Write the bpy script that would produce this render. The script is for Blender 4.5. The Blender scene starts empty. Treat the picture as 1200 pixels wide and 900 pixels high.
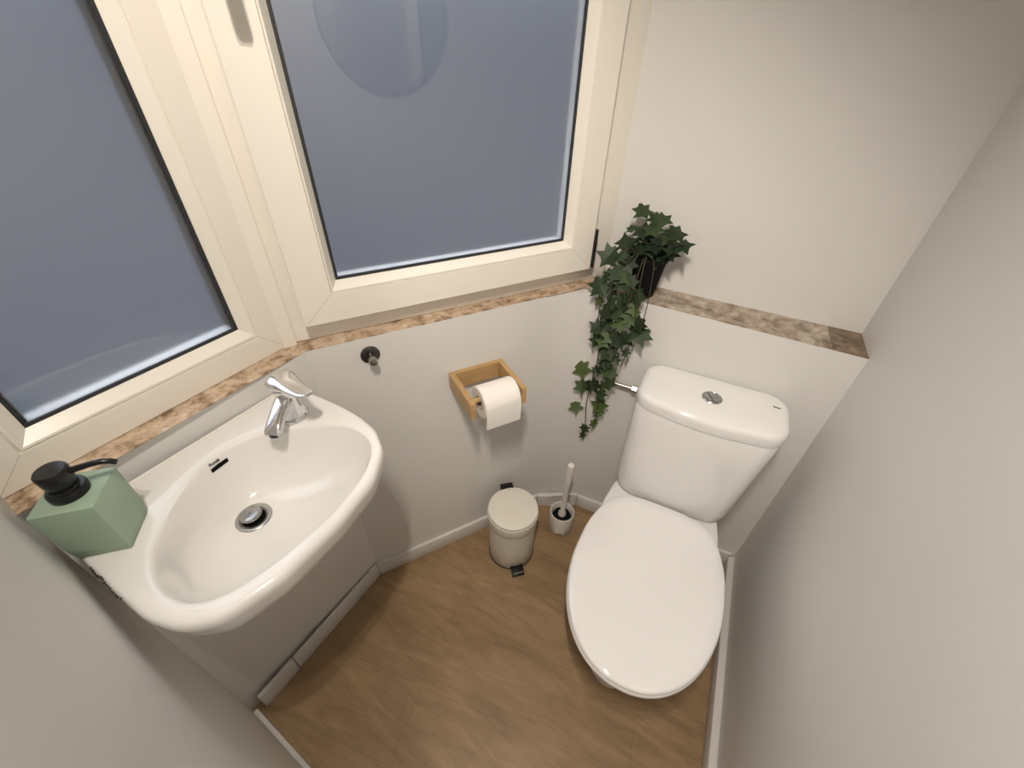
import bpy, bmesh, math, random
from mathutils import Vector, Matrix
random.seed(7)
scene = bpy.context.scene
COL = scene.collection
R = math.radians

# ------------------------------------------------------------------ materials
def new_mat(name):
    m = bpy.data.materials.new(name); m.use_nodes = True
    nt = m.node_tree
    b = nt.nodes.get('Principled BSDF')
    return m, nt, b

def simple(name, col, rough=0.5, metal=0.0, spec=0.5, coat=0.0, var=0.0, scale=8.0, bump=0.0, bscale=60.0):
    m, nt, b = new_mat(name)
    b.inputs['Base Color'].default_value = (*col, 1)
    b.inputs['Roughness'].default_value = rough
    b.inputs['Metallic'].default_value = metal
    b.inputs['Specular IOR Level'].default_value = spec
    b.inputs['Coat Weight'].default_value = coat
    b.inputs['Coat Roughness'].default_value = 0.04
    tc = nt.nodes.new('ShaderNodeTexCoord')
    if var > 0:
        n = nt.nodes.new('ShaderNodeTexNoise'); n.inputs['Scale'].default_value = scale; n.inputs['Detail'].default_value = 5
        nt.links.new(tc.outputs['Object'], n.inputs['Vector'])
        r = nt.nodes.new('ShaderNodeValToRGB')
        r.color_ramp.elements[0].position = 0.3; r.color_ramp.elements[1].position = 0.7
        r.color_ramp.elements[0].color = (*[c*(1-var) for c in col], 1)
        r.color_ramp.elements[1].color = (*[min(1, c*(1+var)) for c in col], 1)
        nt.links.new(n.outputs['Fac'], r.inputs['Fac'])
        nt.links.new(r.outputs['Color'], b.inputs['Base Color'])
    if bump > 0:
        n2 = nt.nodes.new('ShaderNodeTexNoise'); n2.inputs['Scale'].default_value = bscale; n2.inputs['Detail'].default_value = 4
        nt.links.new(tc.outputs['Object'], n2.inputs['Vector'])
        bp = nt.nodes.new('ShaderNodeBump'); bp.inputs['Strength'].default_value = bump; bp.inputs['Distance'].default_value = 0.004
        nt.links.new(n2.outputs['Fac'], bp.inputs['Height'])
        nt.links.new(bp.outputs['Normal'], b.inputs['Normal'])
    return m

WALL = simple('wall_paint', (0.685, 0.675, 0.655), 0.55, spec=0.3, var=0.02, scale=3, bump=0.12, bscale=28)
CEIL = simple('ceiling_paint', (0.70, 0.70, 0.69), 0.8)
PVC = simple('white_window_plastic', (0.80, 0.765, 0.69), 0.32, spec=0.4, var=0.012, scale=4)
PVC_OUT = simple('outer_window_plastic', (0.80, 0.80, 0.80), 0.5)
SKIRT = simple('skirting_paint', (0.66, 0.645, 0.62), 0.45, var=0.03, scale=12)
RUBBER = simple('dark_rubber', (0.02, 0.022, 0.024), 0.5)
CERAMIC = simple('white_ceramic', (0.80, 0.795, 0.785), 0.035, spec=0.5, coat=0.3)
CERAMIC_B = simple('basin_ceramic', (0.80, 0.785, 0.76), 0.035, spec=0.5, coat=0.3)
SEATM = simple('white_seat_plastic', (0.79, 0.785, 0.78), 0.04, spec=0.5, coat=0.3)
CHROME = simple('chrome', (0.78, 0.78, 0.79), 0.06, metal=1.0)
CHROME_D = simple('worn_chrome', (0.42, 0.42, 0.42), 0.22, metal=1.0, var=0.2, scale=60)
STEEL = simple('brushed_steel', (0.50, 0.49, 0.47), 0.3, metal=1.0)
BLACK = simple('black_plastic', (0.010, 0.010, 0.011), 0.25, spec=0.35)
BLACKM = simple('black_matte', (0.006, 0.006, 0.006), 0.75, spec=0.12)
DARKM = simple('dark_metal', (0.09, 0.085, 0.08), 0.3, metal=0.9)
BINM = simple('bin_white_enamel', (0.70, 0.68, 0.62), 0.35, spec=0.4)
BINL = simple('bin_lid_plastic', (0.76, 0.73, 0.65), 0.4)
BRUSHW = simple('brush_white_plastic', (0.74, 0.72, 0.68), 0.4)
PAPER = simple('tissue_paper', (0.86, 0.83, 0.79), 0.95, spec=0.1, bump=0.25, bscale=220)
CARD = simple('cardboard', (0.42, 0.32, 0.24), 0.9)
GREEN = simple('sage_green_resin', (0.30, 0.40, 0.30), 0.55, var=0.05, scale=14)
SILIC = simple('silicone', (0.80, 0.77, 0.73), 0.4)
MOULD = simple('black_mould', (0.05, 0.045, 0.04), 0.8)
STEMM = simple('vine_stem', (0.045, 0.036, 0.018), 0.7)
INK = simple('dark_ink', (0.03, 0.03, 0.035), 0.5)
MIRROR = simple('mirror_silver', (0.82, 0.84, 0.85), 0.01, metal=1.0)
HANDLE = simple('handle_grey', (0.60, 0.58, 0.55), 0.35)
JOINT = simple('profile_joint', (0.45, 0.42, 0.37), 0.6)
DOORM = simple('door_paint', (0.62, 0.58, 0.53), 0.5)

def mix(nt, fac, a, b):
    n = nt.nodes.new('ShaderNodeMixRGB'); n.inputs['Color1'].default_value = (*a, 1); n.inputs['Color2'].default_value = (*b, 1)
    if fac is not None: nt.links.new(fac, n.inputs['Fac'])
    return n

def wood(name, c1, c2, rot, stretch, scale, rough=0.4, knots=False):
    m, nt, b = new_mat(name)
    tc = nt.nodes.new('ShaderNodeTexCoord'); mp = nt.nodes.new('ShaderNodeMapping')
    mp.inputs['Rotation'].default_value = (0, 0, rot)
    mp.inputs['Scale'].default_value = stretch
    nt.links.new(tc.outputs['Object'], mp.inputs['Vector'])
    n = nt.nodes.new('ShaderNodeTexNoise'); n.inputs['Scale'].default_value = scale; n.inputs['Detail'].default_value = 8
    n.inputs['Roughness'].default_value = 0.6; n.inputs['Distortion'].default_value = 1.2
    nt.links.new(mp.outputs['Vector'], n.inputs['Vector'])
    r = nt.nodes.new('ShaderNodeValToRGB')
    r.color_ramp.elements[0].position = 0.30; r.color_ramp.elements[1].position = 0.70
    r.color_ramp.elements[0].color = (*c1, 1); r.color_ramp.elements[1].color = (*c2, 1)
    nt.links.new(n.outputs['Fac'], r.inputs['Fac'])
    col = r.outputs['Color']
    if knots:
        n3 = nt.nodes.new('ShaderNodeTexNoise'); n3.inputs['Scale'].default_value = 1.6; n3.inputs['Detail'].default_value = 4
        n3.inputs['Distortion'].default_value = 0.6
        nt.links.new(mp.outputs['Vector'], n3.inputs['Vector'])
        r3 = nt.nodes.new('ShaderNodeValToRGB')
        r3.color_ramp.elements[0].position = 0.30; r3.color_ramp.elements[1].position = 0.55
        r3.color_ramp.elements[0].color = (0.86, 0.83, 0.80, 1); r3.color_ramp.elements[1].color = (1, 1, 1, 1)
        nt.links.new(n3.outputs['Fac'], r3.inputs['Fac'])
        mm = nt.nodes.new('ShaderNodeMixRGB'); mm.blend_type = 'MULTIPLY'; mm.inputs['Fac'].default_value = 1.0
        nt.links.new(col, mm.inputs['Color1']); nt.links.new(r3.outputs['Color'], mm.inputs['Color2'])
        # fine streaks
        mp2 = nt.nodes.new('ShaderNodeMapping'); mp2.inputs['Rotation'].default_value = (0, 0, rot)
        mp2.inputs['Scale'].default_value = (stretch[0]*1.5, stretch[1]*6, 1)
        nt.links.new(tc.outputs['Object'], mp2.inputs['Vector'])
        n4 = nt.nodes.new('ShaderNodeTexNoise'); n4.inputs['Scale'].default_value = 9; n4.inputs['Detail'].default_value = 6
        nt.links.new(mp2.outputs['Vector'], n4.inputs['Vector'])
        r4 = nt.nodes.new('ShaderNodeValToRGB')
        r4.color_ramp.elements[0].position = 0.36; r4.color_ramp.elements[1].position = 0.5
        r4.color_ramp.elements[0].color = (0.86, 0.84, 0.82, 1); r4.color_ramp.elements[1].color = (1, 1, 1, 1)
        nt.links.new(n4.outputs['Fac'], r4.inputs['Fac'])
        m2 = nt.nodes.new('ShaderNodeMixRGB'); m2.blend_type = 'MULTIPLY'; m2.inputs['Fac'].default_value = 1.0
        nt.links.new(mm.outputs['Color'], m2.inputs['Color1']); nt.links.new(r4.outputs['Color'], m2.inputs['Color2'])
        # plank joints
        br = nt.nodes.new('ShaderNodeTexBrick')
        mp3 = nt.nodes.new('ShaderNodeMapping'); mp3.inputs['Rotation'].default_value = (0, 0, rot); mp3.inputs['Location'].default_value = (0.35, 0.06, 0)
        nt.links.new(tc.outputs['Object'], mp3.inputs['Vector'])
        nt.links.new(mp3.outputs['Vector'], br.inputs['Vector'])
        br.inputs['Scale'].default_value = 1.0; br.inputs['Brick Width'].default_value = 1.22; br.inputs['Row Height'].default_value = 0.19
        br.inputs['Mortar Size'].default_value = 0.0008; br.inputs['Mortar Smooth'].default_value = 0.6
        br.inputs['Color1'].default_value = (1, 1, 1, 1); br.inputs['Color2'].default_value = (0.94, 0.93, 0.92, 1); br.inputs['Mortar'].default_value = (0.72, 0.68, 0.64, 1)
        m3 = nt.nodes.new('ShaderNodeMixRGB'); m3.blend_type = 'MULTIPLY'; m3.inputs['Fac'].default_value = 1.0
        nt.links.new(m2.outputs['Color'], m3.inputs['Color1']); nt.links.new(br.outputs['Color'], m3.inputs['Color2'])
        col = m3.outputs['Color']
    nt.links.new(col, b.inputs['Base Color'])
    b.inputs['Roughness'].default_value = rough
    return m
FLOORM = wood('oak_laminate', (0.245, 0.160, 0.080), (0.375, 0.256, 0.139), R(-7), (1.6, 7.0, 1), 2.6, 0.48, True)
BAMBOO = wood('bamboo_wood', (0.38, 0.235, 0.100), (0.53, 0.345, 0.160), 0, (6, 6, 40), 1.2, 0.42)

def tile_mat(name, cs, scale, joint=None):
    m, nt, b = new_mat(name)
    tc = nt.nodes.new('ShaderNodeTexCoord')
    n = nt.nodes.new('ShaderNodeTexNoise'); n.inputs['Scale'].default_value = scale; n.inputs['Detail'].default_value = 9; n.inputs['Roughness'].default_value = 0.68
    n.inputs['Distortion'].default_value = 0.4
    nt.links.new(tc.outputs['Object'], n.inputs['Vector'])
    r = nt.nodes.new('ShaderNodeValToRGB')
    e = r.color_ramp.elements
    e[0].position = 0.33; e[0].color = (*cs[0], 1); e[1].position = 0.68; e[1].color = (*cs[2], 1)
    k = e.new(0.5); k.color = (*cs[1], 1)
    nt.links.new(n.outputs['Fac'], r.inputs['Fac'])
    col = r.outputs['Color']
    if joint:   # individual tiles of differing tone along local x
        br = nt.nodes.new('ShaderNodeTexBrick'); br.offset = 0.0
        mp = nt.nodes.new('ShaderNodeMapping'); mp.inputs['Location'].default_value = (joint[1], 0.3, 0)
        nt.links.new(tc.outputs['Object'], mp.inputs['Vector']); nt.links.new(mp.outputs['Vector'], br.inputs['Vector'])
        br.inputs['Scale'].default_value = 1; br.inputs['Brick Width'].default_value = joint[0]; br.inputs['Row Height'].default_value = 2.0
        br.inputs['Mortar Size'].default_value = 0.0008
        br.inputs['Color1'].default_value = (1.0, 1.0, 1.0, 1); br.inputs['Color2'].default_value = (0.95, 0.94, 0.93, 1); br.inputs['Mortar'].default_value = (0.82, 0.77, 0.72, 1)
        sx = nt.nodes.new('ShaderNodeSeparateXYZ'); nt.links.new(tc.outputs['Object'], sx.inputs['Vector'])
        gt = nt.nodes.new('ShaderNodeMath'); gt.operation = 'GREATER_THAN'; gt.inputs[1].default_value = joint[2]; nt.links.new(sx.outputs['X'], gt.inputs[0])
        dk = mix(nt, gt.outputs[0], (1, 1, 1), (0.56, 0.50, 0.43))
        n.inputs['Scale'].default_value = scale
        m0 = nt.nodes.new('ShaderNodeMixRGB'); m0.blend_type = 'MULTIPLY'; m0.inputs['Fac'].default_value = 1
        nt.links.new(col, m0.inputs['Color1']); nt.links.new(dk.outputs['Color'], m0.inputs['Color2']); col = m0.outputs['Color']
        mm = nt.nodes.new('ShaderNodeMixRGB'); mm.blend_type = 'MULTIPLY'; mm.inputs['Fac'].default_value = 1
        nt.links.new(col, mm.inputs['Color1']); nt.links.new(br.outputs['Color'], mm.inputs['Color2'])
        col = mm.outputs['Color']
    nt.links.new(col, b.inputs['Base Color'])
    b.inputs['Roughness'].default_value = 0.55
    return m
TILE_T = tile_mat('marble_ledge_tile', ((0.15, 0.112, 0.078), (0.37, 0.31, 0.245), (0.60, 0.54, 0.46)), 26, (0.25, -0.03, 0.529))
TILE_L = tile_mat('worn_stone_ledge', ((0.17, 0.10, 0.05), (0.50, 0.37, 0.255), (0.70, 0.59, 0.475)), 42)

def glass_mat():
    m, nt, b = new_mat('frosted_glass')
    b.inputs['Base Color'].default_value = (0.93, 0.95, 0.97, 1)
    b.inputs['Transmission Weight'].default_value = 1.0
    b.inputs['Roughness'].default_value = 0.32
    b.inputs['IOR'].default_value = 1.45
    b.inputs['Specular IOR Level'].default_value = 0.5
    b.inputs['Coat Weight'].default_value = 1.0
    b.inputs['Coat Roughness'].default_value = 0.012
    b.inputs['Coat IOR'].default_value = 1.75
    tc = nt.nodes.new('ShaderNodeTexCoord')
    n = nt.nodes.new('ShaderNodeTexNoise'); n.inputs['Scale'].default_value = 2.2; n.inputs['Detail'].default_value = 4
    nt.links.new(tc.outputs['Object'], n.inputs['Vector'])
    r = nt.nodes.new('ShaderNodeValToRGB'); r.color_ramp.elements[0].color = (0.86, 0.88, 0.90, 1); r.color_ramp.elements[1].color = (0.97, 0.98, 1, 1)
    nt.links.new(n.outputs['Fac'], r.inputs['Fac']); nt.links.new(r.outputs['Color'], b.inputs['Base Color'])
    return m
GLASS = glass_mat()

def leaf_mat():
    m, nt, b = new_mat('ivy_leaf')
    at = nt.nodes.new('ShaderNodeAttribute'); at.attribute_name = 'tint'
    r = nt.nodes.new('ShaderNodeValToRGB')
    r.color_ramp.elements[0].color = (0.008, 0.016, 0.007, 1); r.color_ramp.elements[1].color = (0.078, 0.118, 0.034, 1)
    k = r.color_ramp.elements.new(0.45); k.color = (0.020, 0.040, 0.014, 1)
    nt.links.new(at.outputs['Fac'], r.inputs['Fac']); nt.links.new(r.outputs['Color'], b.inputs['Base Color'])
    b.inputs['Roughness'].default_value = 0.5
    b.inputs['Specular IOR Level'].default_value = 0.3
    return m
LEAF = leaf_mat()

# ------------------------------------------------------------------ mesh helpers
def link(name, bm, mat, parent=None, smooth=None, loc=None, rotz=None):
    me = bpy.data.meshes.new(name)
    bmesh.ops.recalc_face_normals(bm, faces=bm.faces[:])
    bm.to_mesh(me); bm.free()
    if isinstance(mat, (list, tuple)):
        for x in mat: me.materials.append(x)
    else: me.materials.append(mat)
    o = bpy.data.objects.new(name, me); COL.objects.link(o)
    if parent: o.parent = parent
    if loc is not None: o.location = loc
    if rotz is not None: o.rotation_euler = (0, 0, rotz)
    if smooth is not None:
        for p in me.polygons: p.use_smooth = True
        me.set_sharp_from_angle(angle=R(smooth))
    return o

def thing(name, label, cat, loc=(0, 0, 0), rotz=0.0):
    o = bpy.data.objects.new(name, None); COL.objects.link(o)
    o.empty_display_size = 0.05
    o.location = loc; o.rotation_euler = (0, 0, rotz)
    o['label'] = label; o['category'] = cat
    return o

def tag(o, label, cat):
    o['label'] = label; o['category'] = cat
    return o

def structure(o, label=None, cat=None):
    o['kind'] = 'structure'
    if label: o['label'] = label
    if cat: o['category'] = cat
    return o

def box(bm, lo, hi, bev=0.0, seg=2):
    x0, y0, z0 = lo; x1, y1, z1 = hi
    vs = [bm.verts.new(p) for p in [(x0,y0,z0),(x1,y0,z0),(x1,y1,z0),(x0,y1,z0),(x0,y0,z1),(x1,y0,z1),(x1,y1,z1),(x0,y1,z1)]]
    fs = [bm.faces.new([vs[i] for i in q]) for q in [(0,3,2,1),(4,5,6,7),(0,1,5,4),(1,2,6,5),(2,3,7,6),(3,0,4,7)]]
    if bev > 0:
        es = list({e for f in fs for e in f.edges})
        bmesh.ops.bevel(bm, geom=es, offset=bev, segments=seg, profile=0.5, affect='EDGES')
    return bm

def prism(bm, pts, z0, z1, bev=0.0):
    """pts: plan polygon; z1 may be a list for a sloped top"""
    n = len(pts)
    zt = z1 if isinstance(z1, (list, tuple)) else [z1]*n
    zb = z0 if isinstance(z0, (list, tuple)) else [z0]*n
    b = [bm.verts.new((p[0], p[1], zb[i])) for i, p in enumerate(pts)]
    t = [bm.verts.new((p[0], p[1], zt[i])) for i, p in enumerate(pts)]
    fs = [bm.faces.new(b[::-1]), bm.faces.new(t)]
    for i in range(n): fs.append(bm.faces.new([b[i], b[(i+1) % n], t[(i+1) % n], t[i]]))
    if bev > 0:
        es = list({e for f in fs for e in f.edges})
        bmesh.ops.bevel(bm, geom=es, offset=bev, segments=2, profile=0.5, affect='EDGES')
    return bm

def loft(bm, rings, cap0=True, cap1=True):
    vr = [[bm.verts.new(p) for p in r] for r in rings]
    n = len(vr[0])
    for a, b in zip(vr, vr[1:]):
        for i in range(n):
            j = (i+1) % n
            bm.faces.new([a[i], a[j], b[j], b[i]])
    if cap0: bm.faces.new(vr[0][::-1])
    if cap1: bm.faces.new(vr[-1])
    return bm

def lathe(bm, prof, n=48, c=(0, 0), cap0=True, cap1=True):
    rings = [[(c[0]+r*math.cos(2*math.pi*i/n), c[1]+r*math.sin(2*math.pi*i/n), z) for i in range(n)] for r, z in prof]
    return loft(bm, rings, cap0, cap1)

def tube(bm, path, rad, n=12, caps=True):
    path = [Vector(p) for p in path]
    rs = rad if isinstance(rad, (list, tuple)) else [rad]*len(path)
    rings = []; up = None
    for i, p in enumerate(path):
        t = (path[min(i+1, len(path)-1)] - path[max(i-1, 0)]).normalized()
        if up is None:
            up = Vector((0, 0, 1)) if abs(t.z) < 0.9 else Vector((1, 0, 0))
        x = t.cross(up).normalized(); y = x.cross(t).normalized(); up = y
        rings.append([tuple(p + rs[i]*(math.cos(2*math.pi*k/n)*x + math.sin(2*math.pi*k/n)*y)) for k in range(n)])
    return loft(bm, rings, caps, caps)

def lathe_axis(bm, prof, p0, axis, n=32, cap0=True, cap1=True):
    """lathe along arbitrary axis from p0: prof of (radius, distance)"""
    axis = Vector(axis).normalized(); p0 = Vector(p0)
    u = axis.orthogonal().normalized(); v = axis.cross(u)
    rings = [[tuple(p0 + axis*d + r*(math.cos(2*math.pi*i/n)*u + math.sin(2*math.pi*i/n)*v)) for i in range(n)] for r, d in prof]
    return loft(bm, rings, cap0, cap1)

def spline_closed(pts, sub=12):
    n = len(pts); out = []
    for i in range(n):
        p0, p1, p2, p3 = (Vector(pts[(i+k-1) % n]) for k in range(4))
        for s in range(sub):
            t = s/sub
            out.append(0.5*((2*p1)+(-p0+p2)*t+(2*p0-5*p1+4*p2-p3)*t*t+(-p0+3*p1-3*p2+p3)*t**3))
    return out

def radial(poly, c, n):
    """resample closed polygon by angle about c"""
    res = []
    m = len(poly)
    for k in range(n):
        a = 2*math.pi*k/n; d = Vector((math.cos(a), math.sin(a)))
        best = None
        for i in range(m):
            p = Vector(poly[i][:2]) - Vector(c); q = Vector(poly[(i+1) % m][:2]) - Vector(c)
            e = q-p
            den = d.x*(-e.y) + e.x*d.y
            if abs(den) < 1e-12: continue
            t = (p.x*(-e.y) + e.x*p.y)/den
            s = (d.x*p.y - d.y*p.x)/den
            if t > 0 and -1e-6 <= s <= 1+1e-6:
                if best is None or t > best: best = t
        res.append(Vector(c) + d*(best if best else 0.01))
    return res

def text(name, body, size, parent, loc, rot, mat, depth=0.0003, bold=0.0):
    cu = bpy.data.curves.new(name, 'FONT'); cu.body = body; cu.size = size; cu.extrude = depth; cu.align_x = 'CENTER'; cu.align_y = 'CENTER'
    cu.offset = bold
    tmp = bpy.data.objects.new(name+'_t', cu); COL.objects.link(tmp)
    dg = bpy.context.evaluated_depsgraph_get(); dg.update()
    me = bpy.data.meshes.new_from_object(tmp.evaluated_get(dg))
    bpy.data.objects.remove(tmp, do_unlink=True)
    o = bpy.data.objects.new(name, me); COL.objects.link(o)
    me.materials.clear(); me.materials.append(mat)
    o.parent = parent; o.location = loc; o.rotation_euler = rot
    return o

# ------------------------------------------------------------------ room plan (metres)
# wall frames: origin on the floor line, d along the wall, n pointing out of the room
class WallF:
    def __init__(s, a, d):
        s.a = Vector((a[0], a[1], 0)); s.d = Vector((d[0], d[1], 0)).normalized(); s.n = Vector((-s.d.y, s.d.x, 0))
        s.rot = math.atan2(s.d.y, s.d.x)
    def p(s, u, off, z=0.0): return s.a + s.d*u + s.n*off + Vector((0, 0, z))
    def q(s, u, off): v = s.p(u, off); return (v.x, v.y)
L = WallF((-0.75252, 0.01992), (0.07255, 0.99736))
M = WallF((-0.71851, 0.48746), (0.58491, 0.81110))
T = WallF((-0.19468, 1.08882), (0.99975, 0.02221))
T0 = 0.012           # skirting thickness
ZL = 0.965           # window ledge height
ZC = 2.28            # ceiling
LM = (-0.7302, 0.4917); MT = (-0.2926, 1.0986)
XR = 0.410           # right wall
PD = Vector((math.cos(R(-6.16)), math.sin(R(-6.16)), 0))  # partition direction
def part(u, off=0.0):
    v = Vector((-0.765, 0.0095, 0)) + PD*u + Vector((-PD.y, PD.x, 0))*off
    return (v.x, v.y)
LP = part(0.0)
PL = 0.70      # length of the partition

def poly_wall(name, pts, z0, z1, mat=WALL):
    bm = prism(bmesh.new(), pts, z0, z1)
    return structure(link(name, bm, mat))

fl = poly_wall('floor', [(-1.0, -1.0), (0.6, -1.0), (0.6, 1.4), (-1.0, 1.4)], -0.08, 0.0, FLOORM)
poly_wall('ceiling', [(-1.0, -1.0), (0.6, -1.0), (0.6, 1.4), (-1.0, 1.4)], ZC, ZC+0.08, CEIL)
# lower walls, up to the underside of the ledge tiles
LMf = (-0.7756, 0.5024)
poly_wall('wall_left', [part(-0.02), LM, L.q(0.62, 0.16), part(-0.17)], 0, ZL-0.0015)
# the corner behind the brush is cut by a small chamfer
c1 = M.q(0.610, T0); c2 = T.q(0.035, T0)
poly_wall('wall_back_left', [LM, c1, M.q(1.02, 0.17), M.q(-0.12, 0.17)], 0, ZL-0.0015)
mtc = (-0.2932, 1.0982)
curve = [((1-t)**2*c1[0]+2*t*(1-t)*mtc[0]+t*t*c2[0], (1-t)**2*c1[1]+2*t*(1-t)*mtc[1]+t*t*c2[1]) for t in [i/14 for i in range(15)]]
bm = prism(bmesh.new(), curve+[(c2[0]-0.01, c2[1]+0.05), (MT[0]+0.0, MT[1]+0.06), (c1[0]-0.05, c1[1]+0.02)], 0, 0.9600)
structure(link('wall_back_corner', bm, WALL, smooth=30))
poly_wall('wall_back', [c2, T.q(0.605, T0), (XR, 1.33), (-0.26, 1.33), (MT[0]-0.0, MT[1]+0.06)], 0, [0.9600, 0.944, 0.944, 0.964, 0.964])
# upper wall behind the toilet, set back above the ledge
ub = [(-0.2673, 1.2072), (XR+0.0, 1.2405), (XR, 1.40), (-0.29, 1.40)]
poly_wall('wall_back_upper', ub, 0.90, ZC)
poly_wall('wall_right', [(XR, -1.0), (0.52, -1.0), (0.52, 1.40), (XR, 1.40)], 0, ZC)
poly_wall('wall_front_left', [part(0.0), part(-0.25), part(-0.25, -0.10), part(PL, -0.10), part(PL)], 0, ZC)
pe = part(PL)
poly_wall('wall_front_side', [(pe[0]-0.10, pe[1]-0.05), (pe[0]-0.10, -1.0), (pe[0]-0.002, -1.0), (pe[0]-0.002, pe[1]-0.06)], 0, ZC)
poly_wall('wall_front', [(pe[0]-0.1, -0.92), (XR+0.05, -0.92), (XR+0.05, -1.0), (pe[0]-0.1, -1.0)], 0, ZC)
# lintels above the windows
WT = 1.95
poly_wall('wall_left_lintel', [L.q(-0.05, 0.02), LMf, M.q(-0.06, 0.17), L.q(-0.1, 0.19)], WT, ZC)
poly_wall('wall_back_left_lintel', [LMf, (-0.2673, 1.2072), M.q(0.96, 0.17), M.q(-0.06, 0.17)], WT, ZC)
poly_wall('wall_left_pier', [L.q(-0.018, 0.012), L.q(-0.018, 0.17), L.q(-0.12, 0.17), L.q(-0.12, 0.012)], ZL-0.01, ZC)

# ledge tiles
def ledge(name, frame, pts, zs, th, mat, label):
    bm = bmesh.new()
    prism(bm, pts, [z-th for z in zs], zs)
    # express in the wall's own frame so the tile texture runs along it
    mw = Matrix.Translation(frame.a) @ Matrix.Rotation(frame.rot, 4, 'Z')
    bm.transform(mw.inverted())
    o = link(name, bm, mat); o.matrix_world = mw
    return structure(o, label, 'ledge')
ledge('trim_1', L, [L.q(-0.012, T0-0.0005), LM, LMf, L.q(-0.012, 0.075)], [ZL]*4, 0.0015, TILE_L, 'narrow worn stone ledge under the left frosted window')
ledge('trim_2', M, [LM, M.q(0.745, T0-0.0005), M.q(0.86, 0.075), LMf], [ZL]*4, 0.0015, TILE_L, 'narrow worn stone ledge under the right frosted window')
ledge('trim_3', T, [MT, T.q(0.607, T0-0.0005), (XR, 1.2425), (-0.2673, 1.2092)], [0.9655, 0.9455, 0.9455, 0.9655], 0.0015, TILE_T, 'brown marble tile ledge on the wall behind the toilet')

# skirting boards
def skirt(name, pts_front, pts_back, h, label=None):
    bm = bmesh.new()
    prism(bm, list(pts_front)+list(pts_back)[::-1], 0, h, bev=0.0025)
    return structure(link(name, bm, SKIRT, smooth=40))
skirt('baseboard_left', [L.q(0.015, 0), L.q(0.126, 0)], [L.q(0.015, T0), L.q(0.126, T0)], 0.071)
skirt('baseboard_left_middle', [L.q(0.128, 0.001), L.q(0.466, 0.0005)], [L.q(0.128, 0.0096), L.q(0.466, 0.0096)], 0.073)
skirt('baseboard_back_left', [M.q(-0.002, 0), M.q(0.648, 0)], [M.q(-0.002, T0), M.q(0.655, T0)], 0.066)
skirt('baseboard_corner', [M.q(0.650, 0), M.q(0.690, -0.022), T.q(-0.028, -0.006), T.q(0.0, 0)], [M.q(0.657, T0), M.q(0.70, -0.008), T.q(-0.031, 0.008), T.q(-0.001, T0)], 0.066)
skirt('baseboard_back', [T.q(0.002, 0), T.q(0.585, 0)], [T.q(0.0, T0), T.q(0.600, T0)], 0.066)
skirt('baseboard_right', [(XR-0.022, -0.9), (XR-0.022, 1.095)], [(XR, -0.9), (XR, 1.108)], 0.062)
skirt('baseboard_front_left', [part(0.022, 0.0115), part(PL-0.005, 0.0115)], [part(0.022, 0.0), part(PL-0.005, 0.0)], 0.066)

# ------------------------------------------------------------------ windows
def ring_profile(bm, frame_rects, closed=True):
    """frame_rects: list of (u0,z0,u1,z1,off): successive rectangular loops bridged -> mitred frame surface"""
    rings = []
    for (u0, z0, u1, z1, off) in frame_rects:
        rings.append([bm.verts.new((u0, off, z0)), bm.verts.new((u1, off, z0)), bm.verts.new((u1, off, z1)), bm.verts.new((u0, off, z1))])
    k = len(rings)
    for a in range(k if closed else k-1):
        A = rings[a]; B = rings[(a+1) % k]
        for i in range(4):
            j = (i+1) % 4
            bm.faces.new([A[i], A[j], B[j], B[i]])
    return bm

def window_empty(name, frame, label):
    e = bpy.data.objects.new(name, None); COL.objects.link(e); e.empty_display_size = 0.05
    e.location = frame.a; e.rotation_euler = (0, 0, frame.rot)
    structure(e, label, 'window')
    return e

# left window: fixed pane with glazing bead
w1 = window_empty('window_1', L, 'left fixed window with white frame and frosted glass above the basin')
u0, u1, z0, z1 = -0.017, 0.4655, ZL, WT
def inset(r, i): return (r[0]+i, r[1]+i, r[2]-i, r[3]-i)
base = (u0, z0, u1, z1)
bm = bmesh.new()
def rr(i, off, b=base):
    q = inset(b, i); return (q[0], q[1], q[2], q[3], off)
FW = 0.0545
ring_profile(bm, [rr(0.0, 0.13), rr(0.0, 0.060), rr(0.002, 0.058), rr(FW-0.0015, 0.058), rr(FW-0.0005, 0.0600), rr(FW+0.0002, 0.0600), rr(FW+0.0002, 0.13)])
link('frame', bm, PVC, w1)
bm = bmesh.new()
ring_profile(bm, [rr(FW+0.0006, 0.10), rr(FW+0.0006, 0.0590), rr(FW+0.002, 0.0575), rr(FW+0.006, 0.0580), rr(FW+0.0225, 0.0735), rr(FW+0.0225, 0.10)])
link('glazing_bead', bm, PVC, w1)
g0 = FW+0.0225
bm = bmesh.new()
ring_profile(bm, [rr(g0-0.004, 0.0742), rr(g0+0.0058, 0.0742), rr(g0+0.0058, 0.0790), rr(g0-0.004, 0.0790)])
link('gasket', bm, RUBBER, w1)
q = inset(base, g0-0.006)
bm = box(bmesh.new(), (q[0], 0.0765, q[1]), (q[2], 0.0825, q[3]))
link('pane', bm, GLASS, w1)
# outside rebate of the frame: white sill and cheeks just behind the glass
bm = bmesh.new()
qo = inset(base, g0)
box(bm, (qo[0]-0.01, 0.0842, qo[1]-0.02), (qo[2]+0.01, 0.106, qo[1]+0.004))
link('outer_bead', bm, PVC_OUT, w1)
for xa, xb in ((qo[0]-0.012, qo[0]+0.008), (qo[2]-0.008, qo[2]+0.012)):
    bm = box(bmesh.new(), (xa, 0.0842, qo[1]+0.0045), (xb, 0.106, qo[3]))
    link('edge_spacer', bm, RUBBER, w1)

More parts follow.
